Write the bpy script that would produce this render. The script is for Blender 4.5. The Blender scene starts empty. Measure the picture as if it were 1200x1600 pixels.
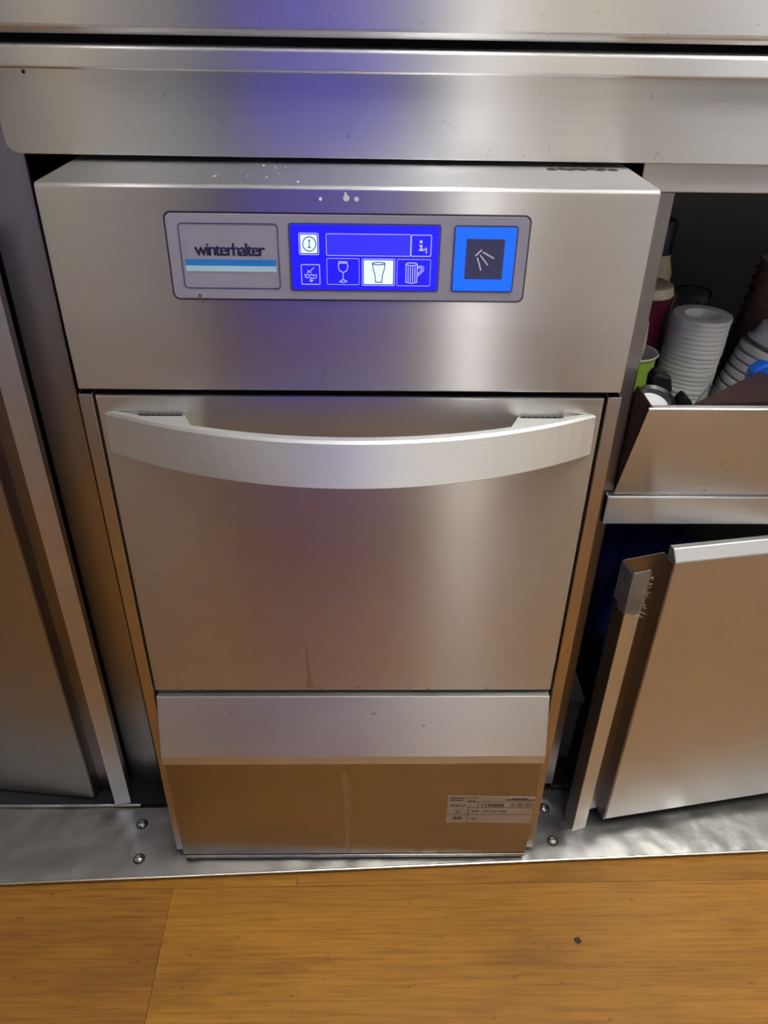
import bpy, bmesh, math, random
from mathutils import Vector, Matrix
random.seed(7)
S = bpy.context.scene
COL = S.collection
PI = math.pi

# ------------------------------------------------------------------ camera
cam = bpy.data.cameras.new('camera')
camera = bpy.data.objects.new('camera', cam)
COL.objects.link(camera)
def aim(pitch, yaw, roll, loc):
    cy, sy = math.cos(yaw), math.sin(yaw)
    f = Vector((sy*math.cos(pitch), cy*math.cos(pitch), -math.sin(pitch)))
    r = Vector((cy, -sy, 0)); u = r.cross(f)
    r2 = r*math.cos(roll) + u*math.sin(roll)
    u2 = u*math.cos(roll) - r*math.sin(roll)
    m = Matrix((r2, u2, -f)).transposed().to_4x4()
    m.translation = loc
    camera.matrix_world = m
aim(.5846, .0276, .0187, Vector((.01234, -.61019, .96063)))
cam.sensor_fit = 'AUTO'; cam.sensor_width = 36
cam.lens = 1226.26*36/1600
cam.clip_start = .02
S.camera = camera

# ------------------------------------------------------------------ world, exposure
W = bpy.data.worlds.new('world'); S.world = W
W.use_nodes = True
W.node_tree.nodes['Background'].inputs[0].default_value = (.9, .93, 1, 1)
W.node_tree.nodes['Background'].inputs[1].default_value = .02
vs = S.view_settings
vs.view_transform = 'Standard'; vs.look = 'None'; vs.gamma = 1; vs.exposure = 0.6
vs.use_curve_mapping = False

TUBES = [  # ceiling tubes: x, y0, y1, strength, colour, label
    (.22, -1.0, -.15, 46, (1, .98, .955), 'ceiling tube lamp right of the camera'),
    (-.62, -1.0, -.45, 14, (1, .98, .955), 'ceiling tube lamp left of the camera'),
    (1.10, -1.0, -.1, 120, (1, .985, .95), 'ceiling tube lamp over the aisle to the far right'),
]

# ------------------------------------------------------------------ materials
def newmat(name):
    m = bpy.data.materials.new(name); m.use_nodes = True
    nt = m.node_tree
    return m, nt, nt.nodes['Principled BSDF']
def N(nt, t, **kw):
    n = nt.nodes.new(t)
    for k, v in kw.items(): setattr(n, k, v)
    return n
def noise(nt, vec, scale, detail=2, rough=.5):
    n = N(nt, 'ShaderNodeTexNoise')
    n.inputs['Scale'].default_value = scale; n.inputs['Detail'].default_value = detail
    n.inputs['Roughness'].default_value = rough
    nt.links.new(vec, n.inputs['Vector']); return n.outputs['Fac']
def mapping(nt, vec, scale, rot=(0,0,0)):
    m = N(nt, 'ShaderNodeMapping'); m.inputs['Scale'].default_value = scale
    m.inputs['Rotation'].default_value = rot
    nt.links.new(vec, m.inputs['Vector']); return m.outputs[0]
def maprange(nt, v, a, b, c, d):
    m = N(nt, 'ShaderNodeMapRange'); nt.links.new(v, m.inputs[0])
    for i, x in enumerate((a, b, c, d)): m.inputs[i+1].default_value = x
    return m.outputs[0]
def math_(nt, op, a, b):
    m = N(nt, 'ShaderNodeMath', operation=op)
    for i, x in enumerate((a, b)):
        if isinstance(x, (int, float)): m.inputs[i].default_value = x
        else: nt.links.new(x, m.inputs[i])
    return m.outputs[0]
def mixc(nt, fac, a, b, mode='MIX'):
    m = N(nt, 'ShaderNodeMix', data_type='RGBA', blend_type=mode)
    if isinstance(fac, (int, float)): m.inputs[0].default_value = fac
    else: nt.links.new(fac, m.inputs[0])
    for i, x in ((6, a), (7, b)):
        if isinstance(x, tuple): m.inputs[i].default_value = (*x[:3], 1)
        else: nt.links.new(x, m.inputs[i])
    return m.outputs[2]

def steel(name, base=(.62, .60, .57), rough=.27, aniso=.97, brush='x', dent=0.0, scratch=.35, smudge=.5, rv=.035, ds=4.5):
    m, nt, p = newmat(name)
    tc = N(nt, 'ShaderNodeTexCoord').outputs['Object']
    blot = noise(nt, tc, 9, 4, .6)
    fine = noise(nt, tc, 55, 3, .6)
    # stretched smears
    smear = noise(nt, mapping(nt, tc, (5, 5, 16)), 1.0, 4, .6)
    c = mixc(nt, maprange(nt, smear, .35, .7, 0, .12), base, tuple(x*.8 for x in base))
    brushed = noise(nt, mapping(nt, tc, (7, 420, 420) if brush == 'x' else (420, 420, 7)), 1.0, 2, .6)
    c = mixc(nt, maprange(nt, brushed, .3, .7, 0, .14), c, tuple(x*.72 for x in base))
    c = mixc(nt, maprange(nt, blot, .40, .80, 0, .22*smudge), c, tuple(x*y for x, y in zip(base, (.80, .76, .70))))
    # fine scratches: thin bright threads
    w = N(nt, 'ShaderNodeTexVoronoi', feature='DISTANCE_TO_EDGE')
    w.inputs['Scale'].default_value = 11
    dist = mapping(nt, tc, (1, 1, 1.7), (.3, .5, .2))
    nt.links.new(dist, w.inputs['Vector'])
    th = maprange(nt, w.outputs['Distance'], 0, .0035, 1, 0)
    msk = maprange(nt, noise(nt, tc, 14, 2), .69, .72, 0, 1)
    sc = math_(nt, 'MULTIPLY', math_(nt, 'MULTIPLY', th, msk), scratch)
    c = mixc(nt, sc, c, (.86, .86, .84))
    # specks of dirt
    sp = maprange(nt, noise(nt, tc, 190, 1), .755, .80, 0, .75)
    spm = maprange(nt, noise(nt, tc, 6, 2), .5, .62, 0, 1)
    c = mixc(nt, math_(nt, 'MULTIPLY', sp, spm), c, (.10, .085, .07))
    nt.links.new(c, p.inputs['Base Color'])
    p.inputs['Metallic'].default_value = 1
    r = maprange(nt, smear, .3, .7, rough-rv, rough+rv*1.5)
    nt.links.new(r, p.inputs['Roughness'])
    p.inputs['Anisotropic'].default_value = aniso
    g = N(nt, 'ShaderNodeNewGeometry')
    cr = N(nt, 'ShaderNodeVectorMath', operation='CROSS_PRODUCT')
    nt.links.new(g.outputs['Normal'], cr.inputs[0])
    cr.inputs[1].default_value = (1, 0, 0) if brush == 'x' else (0, 0, 1)
    nt.links.new(cr.outputs[0], p.inputs['Tangent'])
    b2 = N(nt, 'ShaderNodeBump'); b2.inputs['Strength'].default_value = .12+dent; b2.inputs['Distance'].default_value = .004
    h = math_(nt, 'ADD', noise(nt, tc, ds, 1), math_(nt, 'MULTIPLY', fine, .03+.12*dent))
    nt.links.new(h, b2.inputs['Height'])
    nt.links.new(b2.outputs[0], p.inputs['Normal'])
    return m

def plain(name, col, rough=.5, metal=0, var=.12, scale=25, trans=0, spec=.5, emit=None, es=0, sss=0):
    m, nt, p = newmat(name)
    tc = N(nt, 'ShaderNodeTexCoord').outputs['Object']
    f = noise(nt, tc, scale, 3)
    c = mixc(nt, maprange(nt, f, .3, .7, 0, 1), tuple(min(1, x*(1+var)) for x in col), tuple(x*(1-var) for x in col))
    nt.links.new(c, p.inputs['Base Color'])
    p.inputs['Roughness'].default_value = rough; p.inputs['Metallic'].default_value = metal
    p.inputs['Transmission Weight'].default_value = trans
    p.inputs['Specular IOR Level'].default_value = spec
    if emit:
        p.inputs['Emission Color'].default_value = (*emit, 1); p.inputs['Emission Strength'].default_value = es
    return m

def wood(name, tint):
    m, nt, p = newmat(name)
    tc = N(nt, 'ShaderNodeTexCoord').outputs['Object']
    info = N(nt, 'ShaderNodeObjectInfo').outputs['Random']
    off = N(nt, 'ShaderNodeVectorMath', operation='ADD'); nt.links.new(tc, off.inputs[0])
    cb = N(nt, 'ShaderNodeCombineXYZ'); nt.links.new(math_(nt, 'MULTIPLY', info, 37.0), cb.inputs[1])
    nt.links.new(math_(nt, 'MULTIPLY', info, 11.0), cb.inputs[0]); nt.links.new(cb.outputs[0], off.inputs[1])
    v = off.outputs[0]
    warp = noise(nt, mapping(nt, v, (4.5, 11, 1)), 1, 4, .6)
    big = noise(nt, mapping(nt, v, (1.6, 14, 1)), 1.0, 4, .6)
    grain = noise(nt, mapping(nt, v, (10, 260, 1)), 1, 4, .65)
    wv = N(nt, 'ShaderNodeTexWave', bands_direction='Y'); wv.inputs['Scale'].default_value = 6
    wv.inputs['Distortion'].default_value = 9; wv.inputs['Detail'].default_value = 3; wv.inputs['Detail Scale'].default_value = 1.2
    nt.links.new(mapping(nt, v, (.55, 4.2, 1)), wv.inputs['Vector'])
    a = tuple(tint); d = tuple(x*y for x, y in zip(tint, (.55, .46, .38))); l = tuple(x*y for x, y in zip(tint, (1.22, 1.24, 1.25)))
    c = mixc(nt, maprange(nt, big, .40, .60, 0, 1), l, a)
    c = mixc(nt, maprange(nt, wv.outputs['Fac'], .45, 1, 0, .13), c, d)
    c = mixc(nt, maprange(nt, grain, .46, .72, 0, .75), c, d)
    c = mixc(nt, maprange(nt, warp, .50, .72, 0, .62), c, tuple(x*.42 for x in tint))
    fl = maprange(nt, noise(nt, mapping(nt, v, (40, 110, 1)), 1, 3, .7), .64, .72, 0, .6)
    c = mixc(nt, fl, c, (.07, .04, .015))
    nt.links.new(c, p.inputs['Base Color'])
    nt.links.new(maprange(nt, big, .3, .7, .36, .50), p.inputs['Roughness'])
    p.inputs['Specular IOR Level'].default_value = .4
    b = N(nt, 'ShaderNodeBump'); b.inputs['Strength'].default_value = .25; b.inputs['Distance'].default_value = .0006
    nt.links.new(grain, b.inputs['Height']); nt.links.new(b.outputs[0], p.inputs['Normal'])
    return m

def emitmat(name, col, s):
    m, nt, p = newmat(name)
    p.inputs['Base Color'].default_value = (*[x*.3 for x in col], 1)
    p.inputs['Roughness'].default_value = .4
    p.inputs['Emission Color'].default_value = (*col, 1); p.inputs['Emission Strength'].default_value = s
    return m
def glass(name, col=(.95, .97, .97), rough=.03):
    m, nt, p = newmat(name)
    p.inputs['Base Color'].default_value = (*col, 1); p.inputs['Roughness'].default_value = rough
    p.inputs['Transmission Weight'].default_value = 1; p.inputs['IOR'].default_value = 1.3
    return m

M = dict(
    hood=steel('brushed_steel_hood', (.63, .63, .64), .312, .93, rv=.008),
    door=steel('brushed_steel_door', (.61, .60, .58), .312, .92, rv=.008),
    base=steel('brushed_steel_base', (.40, .375, .33), .24, .4, rv=.006),
    handle=steel('satin_handle', (.84, .84, .81), .54, .5, scratch=.2),
    cover=steel('brushed_steel_cover', (.70, .69, .65), .42, .5, scratch=.2),
    frame=steel('steel_vertical', (.55, .51, .47), .40, .7, rv=.01, brush='z'),
    apron=steel('brushed_steel_apron', (.64, .64, .64), .312, .93, rv=.008),
    worn=steel('worn_steel_edge', (.68, .68, .68), .325, .9, rv=.015, scratch=.7, dent=.1),
    stile=steel('steel_stile', (.50, .48, .46), .36, .7, rv=.02, brush='z'),
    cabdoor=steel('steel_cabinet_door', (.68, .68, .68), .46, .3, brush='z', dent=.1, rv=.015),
    leftdoor_shaded=steel('steel_left_door_shaded', (.50, .485, .46), .42, .4, brush='z', dent=.1, rv=.015),  # cabinet door steel with the dim light of the left side put into its colour
    channel=steel('steel_channel', (.44, .41, .38), .23, .3, rv=.01, brush='z'),
    kick=steel('dented_kick_sheet', (.56, .56, .54), .34, .2, dent=.8, scratch=.5, smudge=1, ds=24, rv=.015),
    dull_and_shade=steel('steel_stile_dull_channel_shade', (.34, .31, .30), .36, .6, brush='z', rv=.02),  # dull right stile; same colour paints the shade inside the handle channels
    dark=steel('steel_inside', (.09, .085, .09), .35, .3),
    rivet=steel('rivet_steel', (.70, .68, .63), .25, 0),
    pad=plain('membrane_grey', (.34, .33, .41), .42, 0, .04),
    padline=plain('membrane_line', (.07, .075, .16), .45, 0, .05),
    navy=plain('navy_print', (.012, .012, .06), .5),
    stripe=plain('stripe_blue', (.02, .24, .72), .45, 0, .02),
    stripe2=plain('stripe_pale', (.50, .80, .90), .45, 0, .02),
    blackgap=plain('dark_seal', (.012, .012, .016), .7),
    sticker=plain('silver_sticker', (.42, .36, .29), .45, .3, .05),
    ink=plain('sticker_ink', (.05, .035, .025), .6),
    screen=emitmat('screen_blue', (.006, .004, 1.0), 1.15),
    screen2=emitmat('screen_field', (.026, .022, 1.0), .78),
    line=emitmat('screen_line', (.36, .36, 1.0), .85),
    lit=emitmat('screen_lit', (.55, .72, 1.0), .95),
    glow=emitmat('button_glow', (.0, .085, 1.0), 1.05),
    btn=plain('button_face', (.045, .05, .14), .4, 0, .05),
    btnicon=plain('button_icon', (.55, .55, .66), .5),
    lidwhite=plain('white_plastic', (.92, .91, .84), .38, 0, .04),
    lidgrey=plain('white_plastic_cool', (.82, .82, .82), .38, 0, .04),
    maroon=plain('maroon_card', (.17, .010, .035), .35),
    cream=plain('cream_plastic', (.80, .70, .46), .45),
    navycap=plain('navy_plastic', (.012, .014, .04), .4),
    green=plain('green_card', (.36, .62, .06), .5, 0, .1),
    card=plain('white_card', (.78, .76, .68), .6),
    stick=plain('wood_stick', (.62, .43, .18), .6),
    brown=plain('brown_card', (.20, .13, .08), .7, 0, .2),
    black=plain('black_plastic', (.012, .011, .011), .35),
    darkbrown=plain('dark_brown_laminate', (.040, .022, .019), .38, 0, .15),
    blue=plain('blue_plastic', (.01, .13, .70), .25),
    bluebag=plain('blue_bag', (.008, .03, .22), .4, 0, .4, 14),
    box=plain('grey_plastic', (.10, .095, .085), .5),
    glass=glass('clear_glass'),
    clear=glass('clear_plastic', (.93, .94, .92), .08),
    tape=plain('cloudy_tape', (.45, .43, .40), .25, 0, .2, 60, .75),
    fray=plain('tape_fray', (.42, .38, .32), .6),
    wall=plain('wall_paint', (.54, .55, .57), .6, 0, .05, 3),
    wallr=plain('wall_tile', (.66, .65, .60), .35, 0, .04, 3),
    ceil=plain('ceiling_paint', (.78, .77, .73), .8, 0, .03, 3),
    darkunit=plain('dark_unit', (.045, .038, .035), .5),
    navyunit=plain('navy_unit', (.05, .05, .11), .5),
    steelunit=plain('slate_unit', (.36, .37, .41), .5, 0, .03, 3),
    midunit=plain('grey_unit', (.72, .77, .84), .45, 0, .03, 3),
    unit=plain('pale_unit', (.78, .84, .90), .45, 0, .03, 3),
    lampbody=plain('lamp_white', (.8, .8, .78), .5),
    crumb=plain('white_crumb', (.85, .85, .83), .7),
    gunk=plain('dark_sealant_and_dents', (.025, .02, .016), .6, 0, .3),
    chip=plain('dark_chip', (.012, .008, .005), .6),
)
WOODS = [wood('oak_vinyl_%s' % n, t) for n, t in
         (('honey', (.36, .162, .021)), ('amber', (.32, .132, .017)), ('brown', (.29, .125, .018)))]

# ------------------------------------------------------------------ mesh helpers
def mesh_obj(name, bm, mat, parent=None, smooth=False, bev=0, seg=2, kind=None, label=None):
    bmesh.ops.recalc_face_normals(bm, faces=bm.faces)
    me = bpy.data.meshes.new(name)
    if parent is not None:
        root = parent
        off = Vector((0, 0, 0))
        while root is not None: off += root.location; root = root.parent
        bmesh.ops.translate(bm, verts=bm.verts, vec=-off)
    bm.to_mesh(me); bm.free()
    mats = mat if isinstance(mat, (list, tuple)) else [mat]
    for x in mats: me.materials.append(x)
    if smooth:
        for p in me.polygons: p.use_smooth = True
        me.set_sharp_from_angle(angle=math.radians(38))
    o = bpy.data.objects.new(name, me); COL.objects.link(o)
    if parent is not None: o.parent = parent
    if bev:
        md = o.modifiers.new('bevel', 'BEVEL'); md.width = bev; md.segments = seg
        md.limit_method = 'ANGLE'; md.angle_limit = math.radians(35); md.use_clamp_overlap = True
    if kind: o['kind'] = kind
    if label: o['label'] = label
    return o
def thing(name, label, cat, loc=(0, 0, 0), group=None):
    o = bpy.data.objects.new(name, None); COL.objects.link(o)
    o.location = loc; o.empty_display_size = .05
    return tag(o, label, cat, group)
def tag(o, label, cat, group=None):
    o['label'] = label; o['category'] = cat
    if group: o['group'] = group
    return o
def B(): return bmesh.new()
def box(bm, x0, x1, y0, y1, z0, z1, mi=0):
    v = [bm.verts.new(p) for p in ((x0,y0,z0),(x1,y0,z0),(x1,y1,z0),(x0,y1,z0),(x0,y0,z1),(x1,y0,z1),(x1,y1,z1),(x0,y1,z1))]
    for f in ((0,3,2,1),(4,5,6,7),(0,1,5,4),(1,2,6,5),(2,3,7,6),(3,0,4,7)):
        bm.faces.new([v[i] for i in f]).material_index = mi
    return bm
def prism(bm, pts, axis, a, b):
    """closed 2D outline extruded along axis. axis x: pts=(y,z); y: (x,z); z: (x,y)"""
    def P(p, t):
        return {'x': (t, p[0], p[1]), 'y': (p[0], t, p[1]), 'z': (p[0], p[1], t)}[axis]
    va = [bm.verts.new(P(p, a)) for p in pts]; vb = [bm.verts.new(P(p, b)) for p in pts]
    n = len(pts)
    bm.faces.new(va); bm.faces.new(list(reversed(vb)))
    for i in range(n): bm.faces.new((va[i], vb[i], vb[(i+1) % n], va[(i+1) % n]))
    return bm
def sheet(bm, path, axis, a, b, t):
    """folded sheet metal: open 2D path given thickness t to its left"""
    n = len(path); offs = []
    for i in range(n):
        d = Vector((0, 0))
        segs = []
        if i: segs.append((Vector(path[i])-Vector(path[i-1])).normalized())
        if i < n-1: segs.append((Vector(path[i+1])-Vector(path[i])).normalized())
        ns = [Vector((-s.y, s.x)) for s in segs]
        m = sum(ns, Vector((0, 0)))
        m.normalize(); k = max(.35, m.dot(ns[0]))
        offs.append(Vector(path[i]) + m*(t/k))
    return prism(bm, list(path)+[tuple(o) for o in reversed(offs)], axis, a, b)
def rrect(x0, x1, z0, z1, r, n=5):
    out = []
    for cx, cz, a0 in ((x1-r, z1-r, 0), (x0+r, z1-r, 90), (x0+r, z0+r, 180), (x1-r, z0+r, 270)):
        for k in range(n+1):
            a = math.radians(a0+90*k/n); out.append((cx+r*math.cos(a), cz+r*math.sin(a)))
    return out
def lathe(bm, prof, seg=32, mtx=None):
    rings = []
    for r, z in prof:
        if r < 1e-6: rings.append([bm.verts.new((0, 0, z))])
        else: rings.append([bm.verts.new((r*math.cos(2*PI*k/seg), r*math.sin(2*PI*k/seg), z)) for k in range(seg)])
    nv = [v for r in rings for v in r]
    for a, b in zip(rings, rings[1:]):
        if len(a) == 1 and len(b) == 1: continue
        for k in range(seg):
            k2 = (k+1) % seg
            if len(a) == 1: bm.faces.new((a[0], b[k], b[k2]))
            elif len(b) == 1: bm.faces.new((a[k], a[k2], b[0]))
            else: bm.faces.new((a[k], a[k2], b[k2], b[k]))
    if mtx is not None: bmesh.ops.transform(bm, matrix=mtx, verts=nv)
    return bm
def tube(bm, pts, r, seg=8, closed=False):
    pts = [Vector(p) for p in pts]; rings = []
    n = len(pts)
    up = Vector((0, 0, 1))
    for i in range(n):
        t = (pts[(i+1) % n if closed else min(i+1, n-1)] - pts[(i-1) % n if closed else max(i-1, 0)]).normalized()
        a = t.cross(up)
        if a.length < 1e-3: a = t.cross(Vector((1, 0, 0)))
        a.normalize(); b = t.cross(a)
        rings.append([bm.verts.new(pts[i] + r*(a*math.cos(2*PI*k/seg) + b*math.sin(2*PI*k/seg))) for k in range(seg)])
    for i in range(n if closed else n-1):
        A, Bq = rings[i], rings[(i+1) % n]
        for k in range(seg): bm.faces.new((A[k], A[(k+1) % seg], Bq[(k+1) % seg], Bq[k]))
    if not closed:
        bm.faces.new(rings[0]); bm.faces.new(list(reversed(rings[-1])))
    return bm
def stroke(bm, pts, w, y0, y1, closed=False):
    """flat print stroke on a y plane: polyline of (x, z), width w"""
    n = len(pts)
    P = [Vector(p) for p in pts]
    L, R_ = [], []
    for i in range(n):
        segs = []
        if closed or i: segs.append((P[i]-P[i-1]))
        if closed or i < n-1: segs.append((P[(i+1) % n]-P[i]))
        segs = [s.normalized() for s in segs if s.length > 1e-9]
        ns = [Vector((-s.y, s.x)) for s in segs]
        m = sum(ns, Vector((0, 0)))
        if m.length < 1e-6: m = ns[0]
        m.normalize(); k = max(.5, m.dot(ns[0]))
        L.append(P[i]+m*(w/2/k)); R_.append(P[i]-m*(w/2/k))
    def q(lst, y): return [bm.verts.new((p.x, y, p.y)) for p in lst]
    lf, rf, lb, rb = q(L, y0), q(R_, y0), q(L, y1), q(R_, y1)
    for i in range(n if closed else n-1):
        j = (i+1) % n
        bm.faces.new((lf[i], lf[j], rf[j], rf[i])); bm.faces.new((lb[i], rb[i], rb[j], lb[j]))
        bm.faces.new((lf[i], lb[i], lb[j], lf[j])); bm.faces.new((rf[i], rf[j], rb[j], rb[i]))
    if not closed:
        for i in (0, n-1): bm.faces.new((lf[i], rf[i], rb[i], lb[i]))
    return bm
def text_obj(name, s, mat, parent, x0, x1, zb, height_, y, bold=0, spacing=1, depth=.0002, xh=None):
    """lettering on a y plane facing -y, fitted between x0 and x1 with baseline zb"""
    cu = bpy.data.curves.new(name, 'FONT'); cu.body = s; cu.size = 1; cu.space_character = spacing
    cu.extrude = .5
    tmp = bpy.data.objects.new(name, cu); COL.objects.link(tmp)
    dg = bpy.context.evaluated_depsgraph_get()
    me = bpy.data.meshes.new_from_object(tmp.evaluated_get(dg))
    bpy.data.objects.remove(tmp); bpy.data.curves.remove(cu)
    xs = [v.co.x for v in me.vertices]; ys = [v.co.y for v in me.vertices]
    sx = (x1-x0)/(max(xs)-min(xs)); sz = height_/max(ys); mx = min(xs)
    off = Vector((0, 0, 0)); r = parent
    while r is not None: off += r.location; r = r.parent
    for v in me.vertices:
        X, Y, Z = v.co
        v.co = Vector((x0+(X-mx)*sx, y - depth*(Z+.5), zb+Y*sz)) - off
    if bold:      # thicken the strokes with copies set off by a hair
        bm = bmesh.new(); bm.from_mesh(me)
        for k, (ox, oz) in enumerate(((bold, 0), (-bold, 0), (0, bold*.6))):
            t2 = me.copy()
            for v in t2.vertices: v.co += Vector((ox, -.000004*(k+1), oz))
            bm.from_mesh(t2); bpy.data.meshes.remove(t2)
        bm.to_mesh(me); bm.free()
    me.materials.clear(); me.materials.append(mat)
    o = bpy.data.objects.new(name, me); COL.objects.link(o); o.parent = parent
    return o

def struct(name, bm, mat, bev=0):
    o = mesh_obj(name, bm, mat, None, bev=bev); o['kind'] = 'structure'; return o

# ------------------------------------------------------------------ room shell
struct('wall_rear', box(B(), -2.2, 2.4, .72, .80, 0, 2.5), M['wall'])
struct('wall_front', box(B(), -2.2, 2.4, -1.78, -1.70, 0, 2.5), M['wall'])
struct('wall_left', box(B(), -2.28, -2.2, -1.78, .80, 0, 2.5), M['wall'])
struct('wall_right', box(B(), 2.4, 2.48, -1.78, .80, 0, 2.5), M['wallr'])
struct('ceiling', box(B(), -2.28, 2.48, -1.78, .80, 2.5, 2.58), M['ceil'])
floor = struct('floor', box(B(), -2.28, 2.48, -1.78, .80, -.06, -.004), M['blackgap'])
ROT = math.radians(.46)
PW, GAP = .196, .0006
def plank(x0, x1, y0, y1, mat, proto={}):
    bm = B(); box(bm, x0+GAP/2, x1-GAP/2, y0+GAP/2, y1-GAP/2, -.005, 0)
    bmesh.ops.rotate(bm, verts=bm.verts, cent=(-.2332, -.0338, 0), matrix=Matrix.Rotation(ROT, 3, 'Z'))
    return mesh_obj('plank', bm, mat, floor)
# row under the machine front; a joint shows at x=-.0755
y1 = -.0338
plank(-1.5, -.0755, y1, y1+PW, WOODS[0]); plank(-.0755, 1.24, y1, y1+PW, WOODS[0]); plank(1.24, 2.4, y1, y1+PW, WOODS[1])
plank(-2.2, -1.5, y1, y1+PW, WOODS[1])
# main row: joint at x=-.2332
plank(-1.55, -.2332, y1-PW, y1, WOODS[2]); plank(-.2332, 1.08, y1-PW, y1, WOODS[0]); plank(1.08, 2.4, y1-PW, y1, WOODS[2])
plank(-2.2, -1.55, y1-PW, y1, WOODS[0])
for r in range(1, 8):
    x = -2.2; yt = y1-PW*r
    nx = -2.2 + random.uniform(.3, 1.2)
    while x < 2.38:
        plank(x, min(nx, 2.4), yt-PW, yt, WOODS[random.choice((0, 0, 1, 2))]); x = nx; nx += 1.31

# ------------------------------------------------------------------ ceiling lamps
for x, ya, yb, s, c, lab in TUBES:
    t = thing('ceiling_lamp', 'white ' + lab, 'lamp', (x, (ya+yb)/2, 2.5))
    mesh_obj('housing', box(B(), x-.03, x+.03, ya-.03, yb+.03, 2.36, 2.39), M['lampbody'], t, bev=.006)
    bm = B(); tube(bm, [(x, ya, 2.33), (x, yb, 2.33)], .018, 14)
    mesh_obj('tube', bm, emitmat('tube_light', c, s), t, smooth=True)
    for y in (ya+.01, yb-.01):
        mesh_obj('tube_holder', box(B(), x-.02, x+.02, y-.012, y+.012, 2.305, 2.361), M['lampbody'], t)
        mesh_obj('hanger', box(B(), x-.006, x+.006, y-.006, y+.006, 2.389, 2.4995), M['lampbody'], t)

# back bar units across the aisle, behind the camera
BACK = [(-2.15, -.86, 'darkunit', 'dark base unit in the far left corner behind the camera'),
        (-.85, -.34, 'midunit', 'grey base unit left of the pale unit behind the camera'),
        (.52, .80, 'unit', 'narrow pale base unit beside the added bottle fridge behind the camera'),
        (.81, 1.40, 'unit', 'pale base unit right of the narrow one behind the camera'),
        (1.41, 2.0, 'unit', 'pale base unit at the far right behind the camera')]
for xa, xb, mm, lab in BACK:
    t = thing('base_unit', lab, 'cabinet', ((xa+xb)/2, -1.4, 0), 'units behind the camera')
    mesh_obj('body', box(B(), xa, xb, -1.69, -1.10, .001, .90), M[mm], t, bev=.004)
    mesh_obj('door', box(B(), xa+.01, xb-.01, -1.10, -1.08, .1, .88), M[mm], t, bev=.003)
    bm = B(); tube(bm, [((xa+xb)/2-.08, -1.06, .8), ((xa+xb)/2+.08, -1.06, .8)], .006)
    mesh_obj('door_handle', bm, M['rivet'], t)
o = mesh_obj('bar_top', box(B(), .175, 2.0, -1.69, -1.06, .901, .93), M['darkunit'], None, bev=.003)
tag(o, 'dark bar top on the added fridge and pale units behind the camera', 'worktop')
# unseen bottle fridge, its lit strip added for the bright streak in the steel
t = thing('added_bottle_fridge', 'added bar fridge, unseen behind the camera, its lit strip making the steel streak', 'fridge', (.5, -1.4, 0))
mesh_obj('body', box(B(), .175, .51, -1.69, -1.10, .001, .90), M['midunit'], t, bev=.004)
mesh_obj('door', box(B(), .30, .50, -1.10, -1.07, .08, .88), M['steelunit'], t, bev=.003)
bm = B(); tube(bm, [(.34, -1.045, .5), (.34, -1.045, .75)], .007)
mesh_obj('door_handle', bm, M['rivet'], t)
bm = B(); prism(bm, rrect(.232, .266, .06, .88, .017), 'y', -1.10, -1.085)
mesh_obj('added_light_strip', bm, emitmat('streak_glow', (1, .97, .92), 3.4), t)
# warm wall lamps
for x, z, st, lab in ((.455, 1.06, 26, 'warm globe wall lamp above the added bottle fridge'), (.650, 1.08, 26, 'warm globe wall lamp right of the added bottle fridge'),
                      (-.80, 1.06, 26, 'warm globe wall lamp above the grey unit on the left')):
    t = thing('wall_lamp', lab, 'lamp', (x, -1.69, z))
    bm = B(); lathe(bm, [(0, 0), (.035, 0), (.035, .012), (.012, .02), (.012, .05), (0, .05)], 20, Matrix.Translation((x, -1.699, z-.05)) @ Matrix.Rotation(-PI/2, 4, 'X'))
    mesh_obj('bracket', bm, M['rivet'], t)
    bm = B(); bmesh.ops.create_uvsphere(bm, u_segments=20, v_segments=12, radius=.022); bmesh.ops.translate(bm, verts=bm.verts, vec=(x, -1.645, z-.03))
    mesh_obj('globe', bm, emitmat('globe_light', (1, .78, .48), st), t, smooth=True)
# unseen fridge, added so its glowing blue door tints the steel reflections
t = thing('added_drinks_fridge', 'added fridge, unseen behind the camera, its blue door tinting the steel', 'fridge', (-.08, -1.4, 0))
mesh_obj('body', box(B(), -.33, .165, -1.69, -1.10, .001, 1.90), M['navyunit'], t, bev=.004)
bm = B()
box(bm, -.325, .16, -1.0995, -1.075, .06, .42); box(bm, -.325, .16, -1.0995, -1.075, 1.70, 1.895)
box(bm, -.325, -.25, -1.0995, -1.075, .42, 1.70); box(bm, .10, .16, -1.0995, -1.075, .42, 1.70)
mesh_obj('door_frame', bm, M['navyunit'], t)
mesh_obj('added_lit_door', box(B(), -.25, .10, -1.0995, -1.09, .42, 1.70), emitmat('blue_cast_glow', (.050, .036, .37), 1.0), t)
bm = B(); tube(bm, [(-.29, -1.05, .85), (-.29, -1.05, 1.15)], .007)
mesh_obj('door_handle', bm, M['rivet'], t)

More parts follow.
